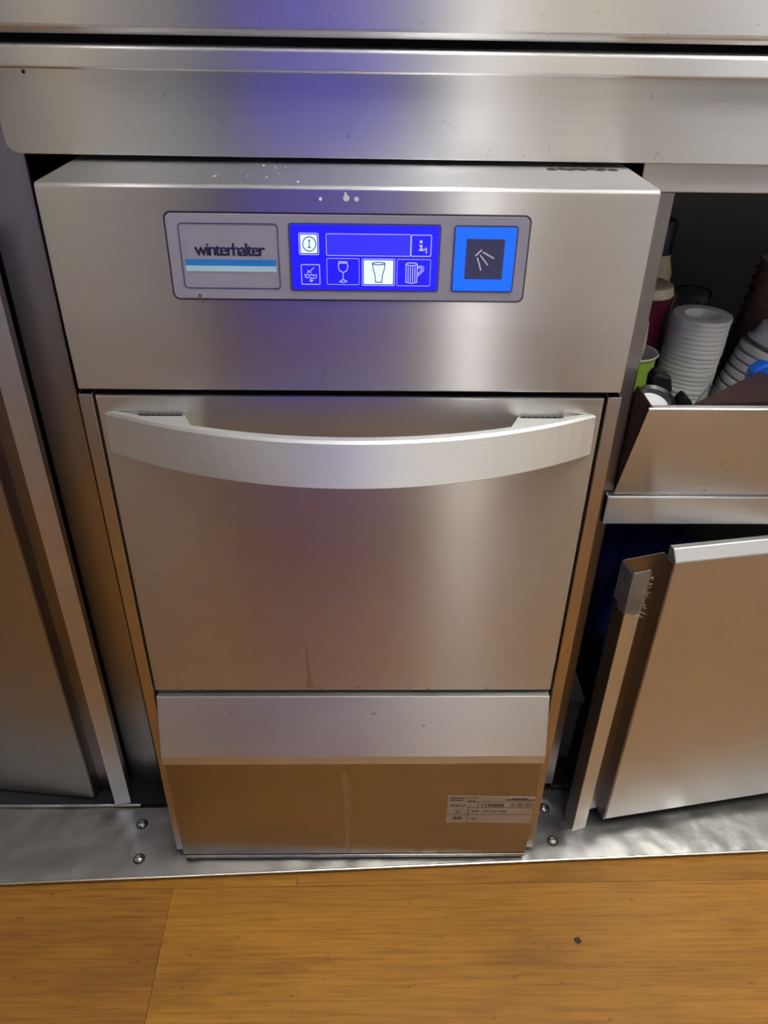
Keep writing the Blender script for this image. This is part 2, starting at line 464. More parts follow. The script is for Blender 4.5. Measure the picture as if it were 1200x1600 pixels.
# ------------------------------------------------------------------ steel worktop (band at the very top)
t = thing('steel_worktop', 'scratched steel worktop edge above the dark slot at the top', 'worktop', (0, .4, .93))
bm = B(); prism(bm, [(.078, .9315), (.074, .936), (.074, .982), (.080, .988), (.70, .988), (.70, .9315)], 'x', -1.2, 1.4)
mesh_obj('top_slab', bm, M['worn'], t, bev=.002)
bm = B()
for k in range(30):
    x = random.uniform(-.22, .33); z = random.uniform(.936, .953); l = random.uniform(.0008, .0045)
    a = random.choice((.6, -.7, 1.2, -1.3, .1)); 
    stroke(bm, [(x, z), (x+l*math.cos(a), z+l*math.sin(a))], random.uniform(.0002, .0004), .0737, .0741)
mesh_obj('scratches', bm, M['rivet'], t, kind='stuff')
mesh_obj('slot_backing', box(B(), -1.2, 1.4, .13, .68, .9235, .931), M['blackgap'], t)

# counter carcass: rail, apron, left stile, cavity sides
t = thing('steel_counter', 'brushed steel counter front with apron panel and rail over the dishwasher', 'counter', (0, .4, 0))
bm = B(); prism(bm, [(.100, .9245), (.0755, .9245), (.0740, .9230), (.0732, .9100), (.0745, .9085), (.100, .9085)], 'x', -1.2, 1.4)
mesh_obj('front_rail', bm, M['worn'], t, bev=.0012, label='protruding bright steel rail')
# apron with a rounded lower left corner, tipping back a hair at the right
pts = [(-.2795, .9083), (-.2795, .8575)]
for k in range(7):
    a = math.radians(180+90*k/6); pts.append((-.2795+.010+.010*math.cos(a), .8570+.010*math.sin(a)-.0))
pts += [(1.4, .8445), (1.4, .9083)]
bm = B(); prism(bm, pts, 'y', .0865, .0885)
mesh_obj('apron', bm, M['apron'], t, bev=.0006)
mesh_obj('apron_backing', box(B(), -1.2, 1.4, .1, .112, .849, .9080), M['stile'], t)
bm = B()
for x, z, dx, dz in ((-.106, .8745, .004, -.0017), (.073, .8760, .007, -.004), (.080, .8720, .0055, -.0035), (.113, .8585, -.003, -.011), (.16, .86, .001, -.006), (.25, .855, -.001, -.007)):
    stroke(bm, [(x, z), (x+dx*.5+.0003, z+dz*.5), (x+dx, z+dz)], .00045 if x < .1 else .00025, .0862, .0866)
mesh_obj('scratches', bm, M['rivet'], t, kind='stuff')
for z, x in ((.9055, -.253),):
    bm = B(); lathe(bm, [(0, 0), (.0016, .0), (.0012, .0008), (0, .001)], 10, Matrix.Translation((x, .0866, z)) @ Matrix.Rotation(PI/2, 4, 'X'))
    mesh_obj('screw', bm, M['chip'], t)

# ------------------------------------------------------------------ left cabinet
t = thing('steel_cabinet', 'steel cabinet left of the dishwasher with door slightly ajar', 'cabinet', (-.75, .4, .012))
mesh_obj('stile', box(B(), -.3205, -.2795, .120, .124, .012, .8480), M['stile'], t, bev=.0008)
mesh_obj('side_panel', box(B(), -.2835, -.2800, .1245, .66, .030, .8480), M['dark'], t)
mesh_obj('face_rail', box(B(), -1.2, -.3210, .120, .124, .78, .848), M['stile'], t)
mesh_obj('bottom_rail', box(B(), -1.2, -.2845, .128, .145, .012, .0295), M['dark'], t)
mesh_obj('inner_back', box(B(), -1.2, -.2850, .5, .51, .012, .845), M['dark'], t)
A = Vector((-.3663, .0902)); d = Vector((-1, .1146)).normalized()
hinge = A + d*.55
bm = B(); prism(bm, [tuple(hinge), tuple(A), tuple(A+Vector((.003, .020))), tuple(hinge+Vector((.003, .020)))], 'z', .0150, .775)
dr = mesh_obj('door', bm, M['leftdoor_shaded'], t, bev=.001)
bm = B(); sheet(bm, [(-.3656, .0907), (-.3626, .1092), (-.3187, .1062), (-.3136, .0840)], 'z', .0150, .775, -.0012)
mesh_obj('handle_channel', bm, M['dull_and_shade'], dr, bev=.0004)  # shade inside the channel is put into this darker steel
bm = B(); sheet(bm, [(-.3134, .0838), (-.3128, .0826), (-.3341, .0800), (-.3343, .0830)], 'z', .0150, .775, -.0012)
mesh_obj('grip_lip', bm, M['cabdoor'], dr, bev=.0003)

# ------------------------------------------------------------------ right cabinet
t = thing('steel_cabinet', 'open steel cabinet right of the dishwasher holding cups and lids', 'cabinet', (.6, .4, 0))
mesh_obj('upper_rail', box(B(), .2450, 1.3, .0975, .1125, .8215, .8488), M['apron'], t, bev=.0012)
mesh_obj('stile', box(B(), .2600, .2775, .1000, .1035, .030, .8212), M['dull_and_shade'], t, bev=.0006)
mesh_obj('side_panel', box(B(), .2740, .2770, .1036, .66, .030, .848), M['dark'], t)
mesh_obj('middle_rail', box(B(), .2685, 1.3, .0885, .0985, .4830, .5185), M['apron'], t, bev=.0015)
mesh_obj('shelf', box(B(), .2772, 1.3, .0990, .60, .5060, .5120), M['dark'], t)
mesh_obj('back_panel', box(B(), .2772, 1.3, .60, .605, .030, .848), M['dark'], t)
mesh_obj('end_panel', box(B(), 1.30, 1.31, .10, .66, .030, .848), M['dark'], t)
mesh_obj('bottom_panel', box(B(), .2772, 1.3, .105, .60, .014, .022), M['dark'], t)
# tilt-out bin front
bm = B()
prism(bm, [(.0895, .5215), (.0450, .6420), (.0462, .6432), (.0482, .6420), (.0915, .5215)], 'x', .2745, .95)
bn = mesh_obj('tilt_bin', bm, M['apron'], t, bev=.0005)
bm = B(); prism(bm, [(.0915, .5215), (.0470, .6415), (.0965, .6425), (.125, .600), (.125, .5215)], 'x', .2785, .2800)
mesh_obj('bin_side', bm, M['darkbrown'], bn, label='dark brown side plate of the bin')
bm = B(); prism(bm, [(.0462, .6360), (.0458, .6268), (.0508, .6268), (.0508, .6360)], 'x', .2745, .95)
mesh_obj('lip_fold', box(B(), .2785, .95, .0484, .0560, .6400, .6412), M['apron'], bn); bm.free()
# the lower door, swung open, with its folded handle channel
A = Vector((.3380, .0425)); d = Vector((1, .166)).normalized()
far = A + d*.52
back = Vector((-d.y, d.x))*.018
bm = B()
q = [(A, .4650), (far, .4650), (far+back*.55, .4775), (A+back*.55, .4775), (far+back, .4765), (A+back, .4765)]
tv = [bm.verts.new((p.x, p.y, z)) for p, z in q]
bv = [bm.verts.new((p.x, p.y, .030)) for p in (A, far, far+back, A+back)]
for f in ((tv[0], tv[1], tv[2], tv[3]), (tv[3], tv[2], tv[4], tv[5]), (bv[0], bv[1], tv[1], tv[0]), (bv[2], bv[3], tv[5], tv[4]), (bv[3], bv[2], bv[1], bv[0]), (bv[0], tv[0], tv[3], tv[5], bv[3]), (bv[1], bv[2], tv[4], tv[2], tv[1])):
    bm.faces.new(f)
dr = mesh_obj('door', bm, M['cabdoor'], t, bev=.0012)
bm = B(); sheet(bm, [(.3372, .0425), (.3325, .0635), (.2846, .0494), (.2893, .0263)], 'z', .0285, .4650, .0013)
mesh_obj('handle_channel', bm, M['dull_and_shade'], dr, bev=.0004)  # darker steel than the lip, painting the shade of the slot
bm = B(); sheet(bm, [(.2893, .0262), (.2895, .0253), (.3085, .0312), (.3078, .0335)], 'z', .0285, .4650, .0013)
mesh_obj('grip_lip', bm, M['cabdoor'], dr, bev=.0003)
# clear tape wrapped round the top of the channel with a frayed edge
bm = B()
path = [(.2835, .0500), (.2883, .0240), (.3096, .0304)]
rows = 7
cols = []
full = []
for i in range(9):
    f = i/8
    if f < .5: p = Vector(path[0]).lerp(Vector(path[1]), f*2)
    else: p = Vector(path[1]).lerp(Vector(path[2]), f*2-1)
    full.append(p)
for i, p in enumerate(full):
    zb = .4650-.058 + (.006 if i < 2 else 0) + random.uniform(-.003, .003) + (.012 if i == 8 else 0)
    cols.append([bm.verts.new((p.x, p.y, .4640+(zb-.4640)*k/rows)) for k in range(rows+1)])
for a, b in zip(cols, cols[1:]):
    for k in range(rows): bm.faces.new((a[k], a[k+1], b[k+1], b[k]))
tp = mesh_obj('tape_wrap', bm, M['tape'], dr, smooth=False, label='cloudy clear tape with a frayed edge')
sm = tp.modifiers.new('thick', 'SOLIDIFY'); sm.thickness = .0006
bm = B()
for k in range(26):
    f = random.random()
    if k < 14: p = Vector((.3096, .0304-.0006, 0)) + Vector((0, 0, .408+.05*f))
    else:
        q = Vector(path[1]).lerp(Vector(path[2]), f); p = Vector((q.x, q.y-.0006, .407+random.uniform(-.002, .003)))
    ln = random.uniform(.002, .006)
    dd = Vector((random.uniform(.1, 1), random.uniform(-.6, .1), random.uniform(-1, .4))).normalized()
    tube(bm, [p, p+dd*ln*.5+Vector((0, 0, random.uniform(-.001, .001))), p+dd*ln], .00028, 4)
mesh_obj('tape_fray', bm, M['fray'], dr, kind='stuff')

# ------------------------------------------------------------------ dented kick sheet with rivets
t = thing('kick_plate', 'dented steel kick sheet on the floor under the units, with rivets', 'plate', (0, .05, 0))
bm = B()
nx, ny = 90, 10
def fy(x): return -.0302+(x+.4516)*.0392
def by(x): return .0800 if x < -.25 else .0800+.032*min(1, (x+.25)/.2)
g = []
for i in range(nx+1):
    x = -1.1+2.3*i/nx
    row = []
    for j in range(ny+1):
        y = fy(x) + (by(x)-fy(x))*j/ny
        dz = .0009*math.sin(x*31+j*1.7)*math.sin(j*.9+x*17) + random.uniform(-.0004, .0004)
        e = min(1, j/2.0)
        row.append(bm.verts.new((x, y, .0088 + dz*e - (.0012 if j == 0 else 0))))
    g.append(row)
for i in range(nx):
    for j in range(ny): bm.faces.new((g[i][j], g[i+1][j], g[i+1][j+1], g[i][j+1]))
for i in range(nx):
    a, b = g[i][0], g[i+1][0]
    c = bm.verts.new((a.co.x, a.co.y+.001, .0006)); e = bm.verts.new((b.co.x, b.co.y+.001, .0006))
    bm.faces.new((a, c, e, b))
mesh_obj('sheet', bm, M['kick'], t, smooth=True)
bm = B()
tube(bm, [(-1.1+2.3*k/40, fy(-1.1+2.3*k/40)-.0004, .0072+random.uniform(-.0003, .0003)) for k in range(41)], .0016, 8)
mesh_obj('rolled_edge', bm, M['rivet'], t, smooth=True)
bm = B(); tube(bm, [(-1.1+.8*k/20, .0818+random.uniform(-.0006, .0006), .0112+random.uniform(-.0008, .0008)) for k in range(21)], .0022, 8)
mesh_obj('back_edge', bm, M['kick'], t, smooth=True)
mesh_obj('plinth', box(B(), -1.2, -.2250, .0845, .16, .0005, .0105), M['blackgap'], t)
for x, y in ((-.2916, .0535), (-.2835, .0020), (.2635, .0748), (.2655, .0243)):
    bm = B(); lathe(bm, [(0, .0034), (.0014, .0033), (.0016, .0021), (.0022, .0021), (.0030, .0034), (.0050, .0022), (.0062, .0004), (.0064, -.0008)], 24, Matrix.Translation((x, y, .0094)))
    rv = mesh_obj('rivet', bm, M['rivet'], t, smooth=True)
    bm = B(); lathe(bm, [(.0063, .0006), (.0072, .0007), (.0078, .0002), (.0079, -.0006)], 20, Matrix.Translation((x+.0002, y, .0093)))
    mesh_obj('grime_ring', bm, M['gunk'], rv)
bm = B()
for k in range(9):
    x = -.246+.004*k+random.uniform(-.002, .002); y = .085-.0105*k+random.uniform(-.004, .004)
    lathe(bm, [(0, .004), (.004, .003), (.0062, 0)], 8, Matrix.Translation((x, y, .0096)) @ Matrix.Scale(random.uniform(.7, 1.3), 4, (1, 0, 0)))
mesh_obj('sealant', bm, M['gunk'], t, smooth=True, kind='stuff')

# ------------------------------------------------------------------ the dishwasher
dw = thing('dishwasher', 'stainless undercounter glasswasher with a lit blue control display', 'dishwasher', (0, .3, .012))
mesh_obj('body', box(B(), -.2215, .2215, .030, .60, .016, .668), M['dark'], dw)
# hood: sheet folded over the top, with a slightly sharp front edge
bm = B()
prism(bm, [(.0018, .6784), (.0, .7360), (.0, .8398), (.0024, .8421), (.60, .8421), (.60, .6830), (.0052, .6830), (.0045, .6781)], 'x', -.2300, .2300)
hood = mesh_obj('control_housing', bm, M['hood'], dw, bev=.0010)
# crumbs lying on the top of the hood
bm = B()
for k in range(26):
    x = random.uniform(-.17, .15) if k > 12 else random.uniform(-.12, -.02); y = random.uniform(.006, .084)
    r = random.choice((.0003, .0004, .0005, .0009))
    lathe(bm, [(0, r), (r*.8, r*.6), (r, 0)], 6, Matrix.Translation((x, y, .8421)))
mesh_obj('crumbs', bm, M['crumb'], hood, kind='stuff')
bm = B()
for k in range(9):
    lathe(bm, [(0, .0012), (.003, .0008), (.005, 0)], 8, Matrix.Translation((.165+.006*k+random.uniform(-.002, .002), .079+random.uniform(-.002, .003), .8421)))
mesh_obj('gunk', bm, M['gunk'], hood, kind='stuff')
# limescale flecks on the front near the top edge
bm = B()
for x, z, r in ((-.003, .8338, .0022), (.0045, .8332, .0016), (-.0035, .8368, .001), (-.022, .833, .0012)):
    lathe(bm, [(0, .0002), (r, .0001), (r*1.1, 0)], 10, Matrix.Translation((x, 0, z)) @ Matrix.Rotation(PI/2, 4, 'X'))
mesh_obj('limescale', bm, M['crumb'], hood, kind='stuff')

bm = B()
for x, z in ((.2215, .8190), (.2190, .8060), (.2105, .8040), (.2135, .7985), (.2180, .7905), (.2080, .7880), (.2195, .7620), (.2150, .7255), (.2215, .7520)):
    lathe(bm, [(0, .0002), (.0007, .0002), (.0010, 0)], 7, Matrix.Translation((x, .0003 if z > .736 else .0006, z)) @ Matrix.Rotation(PI/2, 4, 'X') @ Matrix.Scale(.5, 4, (1, 0, 0)))
mesh_obj('dent_shade_marks', bm, M['gunk'], hood, kind='stuff')  # small dents drawn as dark spots, their shade put into the colour
# membrane pad: thin plate with a dark recess line round it
bm = B(); prism(bm, rrect(-.1392, .1362, .7568, .8234, .0052), 'y', -.0005, .0002)
mesh_obj('pad_rim', bm, M['dark'], dw)
bm = B(); prism(bm, rrect(-.1380, .1349, .7581, .8221, .0045), 'y', -.0012, .0002)
pad = mesh_obj('keypad_plate', bm, M['pad'], dw, bev=.0003)
def PX(cx, cy):
    """coordinates taken on the logo field"""
    return cx, cy
lf = rrect(-.1288, -.0548, .7665, .8152, .0028)
bm = B(); stroke(bm, lf, .0008, -.0015, -.0011, True); mesh_obj('logo_frame', bm, M['padline'], pad)
text_obj('lettering', 'winterhalter', M['navy'], pad, -.1182, -.0652, .7915, .0093, -.0012, bold=.00030, spacing=.84)
bm = B(); box(bm, -.1262, -.0571, -.00145, -.0011, .7838, .7886); mesh_obj('stripe', bm, M['stripe'], pad, label='blue stripe under the lettering')
bm = B(); box(bm, -.1265, -.0573, -.00145, -.0011, .7794, .78375); mesh_obj('stripe', bm, M['stripe2'], pad, label='pale stripe under the blue one')
bm = B(); lathe(bm, [(0, .0018), (.0012, .0013), (.0017, 0)], 12, Matrix.Translation((-.1181, -.0008, .7605)) @ Matrix.Rotation(PI/2, 4, 'X'))
mesh_obj('residue', bm, plain('rust_residue', (.16, .08, .07), .5), pad, smooth=True)

# display
bm = B(); prism(bm, rrect(-.0468, .0684, .7650, .8164, .0024), 'y', -.0016, -.0005)
disp = mesh_obj('display', bm, M['padline'], dw)
bm = B(); prism(bm, rrect(-.0452, .0670, .7665, .8150, .0012), 'y', -.0019, -.0010)
mesh_obj('screen', bm, M['screen'], disp)
def D(cx, cy):   # display layout grid 1200 x 554 -> panel plane
    f = (cy-60)/(510-60)
    l = 70+f*(85-70); r = 1122+f*(1108-1122)
    return -.0452+(cx-l)/(r-l)*.1122, .8150-(cy-(58+(cx-70)*.004))/(452+(cx-70)*.002)*.0485
def Dbox(x0, x1, y0, y1, r=.0008):
    a, b = D(x0, y0), D(x1, y1)
    return rrect(a[0], b[0], b[1], a[1], r, 3)
YL0, YL1 = -.0022, -.0018
def fill(name, rect, m, y0=-.00205, r=.0006):
    bm = B(); prism(bm, Dbox(*rect, r), 'y', y0, -.0018); return mesh_obj(name, bm, m, disp)
def frame(name, rect, w=.0004, m='line'):
    bm = B(); stroke(bm, Dbox(*rect), w, YL0, YL1, True); return mesh_obj(name, bm, M[m], disp)
fill('message_field', (325, 915, 120, 268), M['screen2']); frame('field_frame', (322, 917, 117, 270))
for n, rc in (('key_frame', (925, 1062, 122, 270)), ('key_frame', (145, 278, 333, 475)), ('key_frame', (130, 270, 114, 262))):
    frame(n, rc, .00055)
frame('key_frame', (326, 556, 288, 476), .0003); frame('key_frame', (826, 1058, 292, 484), .0003)
fill('lit_key', (140, 260, 124, 252), M['lit']); 
frame('key_frame', (578, 806, 290, 482), .0005); fill('lit_key', (588, 796, 300, 472), M['lit'])
def icon(name, polys, w, m, y0=-.0024):
    bm = B()
    for pl, cl in polys: stroke(bm, [D(*p) for p in pl], w, y0, y0+.0004, cl)
    return mesh_obj(name, bm, m, disp)
circ = lambda cx, cy, rx, ry, n=20: [(cx+rx*math.cos(2*PI*k/n), cy+ry*math.sin(2*PI*k/n)) for k in range(n)]
icon('power_icon', [(circ(204, 188, 46, 50), True), ([(204, 160), (204, 212)], False), ([(194, 163), (212, 163)], False), ([(192, 212), (216, 212)], False)], .0007, M['btn'])
icon('info_icon', [([(980, 196), (996, 196), (996, 224)], False), ([(978, 225), (1012, 225)], False), (circ(992, 168, 5, 5, 8), True)], .0013, M['line'])
icon('digit_icon', [([(1016, 226), (1030, 212), (1030, 250)], False)], .0008, M['line'])
icon('rinse_icon', [([(170, 398), (176, 424), (250, 430), (256, 402)], False), ([(176, 412), (190, 402), (204, 412), (218, 402), (232, 412), (248, 404)], False),
                    ([(236, 352), (205, 384)], False), ([(190, 372), (215, 394)], False), ([(196, 384), (188, 392)], False),
                    ([(216, 434), (216, 448)], False), ([(204, 444), (216, 456), (230, 444), (204, 444)], False)], .0005, M['line'])
icon('wine_glass_icon', [([(412, 310), (408, 345), (416, 374), (442, 388), (466, 376), (476, 346), (468, 312)], True), ([(412, 326), (430, 318), (452, 322), (470, 316)], False),
                         ([(442, 388), (442, 440)], False), ([(416, 454), (442, 438), (470, 452), (442, 460)], True)], .0006, M['line'])
icon('beer_glass_icon', [([(650, 322), (655, 362), (668, 400), (672, 456), (716, 458), (722, 402), (734, 364), (738, 322)], False), (circ(694, 322, 44, 9, 16), True)], .0007, plain('icon_ink', (.06, .08, .30), .5))
icon('beer_mug_icon', [([(888, 326), (888, 456), (928, 464), (966, 456), (968, 326)], False), (circ(928, 326, 40, 10, 14), True)] +
     [([(x, 344), (x, 452)], False) for x in (904, 920, 936, 952)] +
     [([(968, 342), (1004, 340), (1014, 352), (1012, 372), (972, 412)], False), ([(968, 354), (998, 353), (1000, 366), (970, 396)], False)], .0006, M['line'])

# start button
bm = B(); prism(bm, rrect(.0782, .1268, .7652, .8160, .0022), 'y', -.0016, -.0005)
sb = mesh_obj('start_button', bm, M['padline'], dw)
bm = B(); prism(bm, rrect(.0795, .1255, .7665, .8147, .0008), 'y', -.0019, -.0010)
mesh_obj('light_ring', bm, M['glow'], sb)
bm = B(); prism(bm, rrect(.0880, .1174, .7756, .8062, .0003), 'y', -.0023, -.0015)
mesh_obj('button_face', bm, M['btn'], sb)
bm = B()
def Q(x, y): return .0880+(x-285+(y-360)*.045)/450*.0294, .8062-(y-358)/(472)*.0306
for a, b in (((390, 552), (465, 480)), ((413, 572), (460, 720)), ((444, 540), (540, 660)), ((478, 508), (610, 580))):
    stroke(bm, [Q(*a), Q(*b)], .0013, -.0026, -.0022)
mesh_obj('wash_icon', bm, M['btnicon'], sb)

# door, seals and side frames
bm = B(); prism(bm, [(.0085, .3135), (.0085, .6690), (.0095, .6700), (.0122, .6700), (.0122, .655), (.028, .655), (.028, .3135)], 'x', -.2195, .2190)
door = mesh_obj('door', bm, M['door'], dw, bev=.0010)
for s, x0, x1 in ((-1, -.2345, -.2222), (1, .2222, .2345)):
    bm = B(); box(bm, x0, x1, .0090, .075, .018, .6705)
    mesh_obj('side_frame', bm, M['frame'], dw, bev=.0010)
    
bm = B(); box(bm, -.2218, .2218, .0285, .0298, .3, .6825); mesh_obj('door_seal', bm, M['blackgap'], dw)
bm = B()
stroke(bm, [(-.1085, .452), (-.1060, .405), (-.1040, .372)], .0008, .0081, .0086)
stroke(bm, [(-.028, .470), (-.0275, .420), (-.0285, .390)], .0006, .0081, .0086)
mesh_obj('scratch', bm, plain('pale_scratch', (.50, .44, .36), .4, .8), door, kind='stuff')
bm = B(); prism(bm, [(-.0520, .374), (-.0500, .374), (-.0470, .330), (-.0440, .316), (-.0540, .316), (-.0510, .335)], 'y', .0083, .0086)
mesh_obj('drip_stain', bm, plain('water_stain', (.42, .39, .34), .38, 1), door)
bm = B()
for k in range(8):
    x = random.uniform(-.21, .2); lathe(bm, [(0, .0003), (random.uniform(.0004, .0009), .0002), (.0010, 0)], 6, Matrix.Translation((x, .0085, .3145+random.uniform(0, .0045))) @ Matrix.Rotation(PI/2, 4, 'X'))
mesh_obj('grime', bm, M['gunk'], door, kind='stuff')
# bowed handle
n = 36
RH, BUL = .2142, .0530
def hy(x):   # front face of the handle
    R_ = (RH*RH+BUL*BUL)/(2*BUL)
    return .0085 - (math.sqrt(max(0, R_*R_-x*x)) - (R_-BUL))
bm = B()
sec = []
zt, zb, th = .6545, .6155, .0085
for i in range(n+1):
    x = -RH + 2*RH*i/n
    yf = hy(x) - .0006; yb = min(.0083, yf+th)
    tl = .0105*(1-.75*(abs(x)/RH)**2)     # the face leans up towards the viewer
    sec.append([bm.verts.new(p) for p in ((x, yf+.0022, zt), (x, yf, zt-.0022), (x, yf-tl, zb+.0010), (x, yf-tl+.0008, zb), (x, max(yb, yf+.0016), zb), (x, max(yb, yf+.0016), zt))])
for a, b in zip(sec, sec[1:]):
    for k in range(6): bm.faces.new((a[k], b[k], b[(k+1) % 6], a[(k+1) % 6]))
bm.faces.new(sec[0]); bm.faces.new(list(reversed(sec[-1])))
hd = mesh_obj('door_handle', bm, M['handle'], door, label='bowed satin steel handle bar')
for p in hd.data.polygons: p.use_smooth = False
for s in (-1, 1):
    pts = []
    xs = [RH-.004-(RH-.138)*k/8 for k in range(9)]
    pts = [(s*x, hy(x)+th-.0015) for x in xs] + [(s*(.146), .0083), (s*.205, .0083)]
    bm = B(); prism(bm, pts, 'z', zb+.003, zt-.0022)
    mesh_obj('handle_mount', bm, M['handle'], hd)
    bm = B()
    for k in range(7):
        x = .150+.0055*k
        lathe(bm, [(0, .0006), (.0028, .0004), (.0042, 0)], 7, Matrix.Translation((s*x, .0062-.0000*k, zt-.0021)) @ Matrix.Scale(.45, 4, (0, 1, 0)))
    mesh_obj('grime', bm, M['gunk'], hd, kind='stuff')

# sloping lower cover and base panel
bm = B()
prism(bm, [(.0075, .3065), (.0050, .3072), (-.0200, .2365), (-.0200, .2230), (.0040, .2230), (.022, .2300), (.022, .3065)], 'x', -.2190, .2190)
mesh_obj('lower_cover', bm, M['cover'], dw, bev=.0010)
bm = B(); prism(bm, [(.0, .0205), (.0, .2218), (.024, .2218), (.024, .0205)], 'x', -.2235, .2235)
bp = mesh_obj('base_panel', bm, M['base'], dw, bev=.0007)
bm = B(); prism(bm, [(-.0012, .0135), (-.0012, .0192), (.024, .0192), (.024, .0135)], 'x', -.2225, .2225)
mesh_obj('base_lip', bm, M['base'], bp, bev=.0006)
bm = B(); prism(bm, [(.0022, .0194), (.0022, .0204), (.02, .0204), (.02, .0194)], 'x', -.2230, .2230)
mesh_obj('base_joint', bm, M['blackgap'], bp)
# drip mark
bm = B(); prism(bm, [(-.0155, .185), (-.0105, .192), (-.006, .14), (-.0075, .03), (-.0115, .025), (-.0130, .10)], 'y', -.0002, .0001)
mesh_obj('drip_mark', bm, plain('limescale_film', (.44, .40, .34), .34, .96), bp)
# rating label
def LB(cx, cy):    # 1200x480 crop grid -> panel
    f = (cy-70)/(400-70)
    l = 80-f*40; r = 1175-f*75
    return .1148+(cx-l)/(r-l)*.1078, .1390-(cy-70-(cx-80)*.010)/(328)*.0535-(cx-80)/1100*.0018
bm = B(); prism(bm, [LB(80, 70), LB(1172, 92), LB(1098, 408), LB(42, 392)], 'y', -.0006, .0001)
lb = mesh_obj('rating_label', bm, M['sticker'], bp, label='silver rating label with black print')
text_obj('label_print', '1194848', M['ink'], lb, LB(500, 200)[0], LB(768, 200)[0], LB(600, 203)[1], .0062, -.0006, bold=.00018)
text_obj('label_print', 'U', M['ink'], lb, LB(165, 268)[0], LB(218, 268)[0], LB(190, 270)[1], .0060, -.0006, bold=.0001)
bm = B()
def bars(x0, x1, y, h, gaps):
    x = x0
    while x < x1:
        w = random.uniform(8, 22)
        a = LB(x, y+h); b = LB(min(x+w, x1), y)
        box(bm, a[0], b[0], -.00085, -.0005, a[1], b[1]); x += w+gaps
for args in ((100, 290, 88, 14, 5), (100, 270, 114, 14, 5), (320, 450, 84, 10, 6), (320, 420, 126, 10, 5), (92, 290, 176, 18, 5), (880, 1070, 96, 20, 2),
             (360, 460, 244, 18, 6), (510, 580, 246, 16, 7), (600, 690, 248, 16, 9), (710, 805, 250, 18, 6), (130, 245, 322, 32, 2), (345, 420, 336, 18, 6), (850, 1140, 155, 50, 3)):
    bars(*args)
def ln(a, b, w=.0004):
    stroke(bm, [LB(*a), LB(*b)], w, -.00085, -.0005)
ln((800, 118), (1155, 122), .0016); ln((310, 140), (1150, 140)); ln((75, 290), (1120, 300)); ln((310, 205), (1140, 216)); ln((330, 200), (305, 385), .0007); ln((450, 145), (445, 208), .0007)
mesh_obj('label_print', bm, M['ink'], lb, kind='stuff')

# ------------------------------------------------------------------ things in the bin / on the shelf
ZS = .5126
def leaning(x, y, z, ax=0, ay=0):
    return Matrix.Translation((x, y, z)) @ Matrix.Rotation(ay, 4, 'Y') @ Matrix.Rotation(ax, 4, 'X')
def lid_bm(r, kz=1):
    bm = B()
    lathe(bm, [(r*.50, -.010), (r*.565, -.0030), (r*.60, -.0004), (r*.90, .0002), (r*.985, -.0004), (r, -.0022), (r*.99, -.0048), (r*.955, -.0056), (r*.94, -.0022), (r*.60, -.0016), (r*.55, -.0050), (r*.49, -.0112), (0, -.0112), (0, -.0100), (r*.50, -.010)], 40, Matrix.Scale(kz, 4, (0, 0, 1)))
    return bm
LIDG = 'white lids of the leaning stack'
ORD = 'first second third fourth fifth sixth seventh eighth ninth tenth eleventh twelfth thirteenth fourteenth fifteenth sixteenth seventeenth eighteenth nineteenth twentieth twenty-first twenty-second twenty-third twenty-fourth twenty-fifth twenty-sixth twenty-seventh'.split()
first = None
zt_ = .6660
nl = 26
for k in range(nl):
    f = k/(nl-1)      # 0 bottom .. 1 top
    z = ZS+.0185 + (zt_-ZS-.0185)*f
    lean = .26*(1-f)
    x = .3825 + .0065*f + random.uniform(-.0006, .0006); y = .240 + random.uniform(-.0006, .0006)
    r = .0325
    if first is None:
        o = mesh_obj('cup_cover', lid_bm(r), M['lidwhite'], None, smooth=True); first = o
    else:
        o = first.copy(); COL.objects.link(o)
    o.matrix_world = leaning(x, y, z, -lean*.2, lean*.55)
    tag(o, 'white plastic lid, %s from the top of the tall leaning stack' % ORD[nl-1-k], 'lid', LIDG)
first_top = o
tag(o, 'topmost white lid with open recess on the tall leaning stack', 'lid', LIDG)
# second stack at the right with a domed lid on top
f2 = None
for k in range(9):
    x = .461+.0031*k; z = ZS+.0285+.0099*k; y = .25
    if f2 is None: f2 = mesh_obj('cup_cover', lid_bm(.037, 1.55), M['lidgrey'], None, smooth=True); o = f2
    else: o = f2.copy(); COL.objects.link(o)
    o.matrix_world = leaning(x, y, z, 0, .26)
    tag(o, 'larger white lid, %s below the domed lid on the right stack' % ORD[8-k], 'lid', 'white lids of the right stack')
bm = B(); lathe(bm, [(0, .020), (.010, .020), (.0115, .0225), (.0135, .0225), (.0150, .0200), (.0225, .019), (.0262, .0165), (.0305, .0), (.034, -.001), (.0345, -.003)], 36)
o = mesh_obj('dome_cover', bm, M['lidgrey'], None, smooth=True); o.matrix_world = leaning(.461+.0031*9, .25, ZS+.0285+.0099*9-.001, 0, .26)
sol = o.modifiers.new('thick', 'SOLIDIFY'); sol.thickness = .0008
tag(o, 'domed white sip lid on top of the right stack', 'lid')
def cup_bm(r0, r1, h, t=.0012):
    bm = B()
    lathe(bm, [(0, .003), (r0-t, .003), (r1-t, h-.001), (r1+.0012, h+.0006), (r1+.0022, h-.0006), (r1+.0012, h-.0022), (r1, h-.0024), (r0, 0), (r0-.003, 0), (r0-.003, .002), (0, .002)], 40)
    return bm
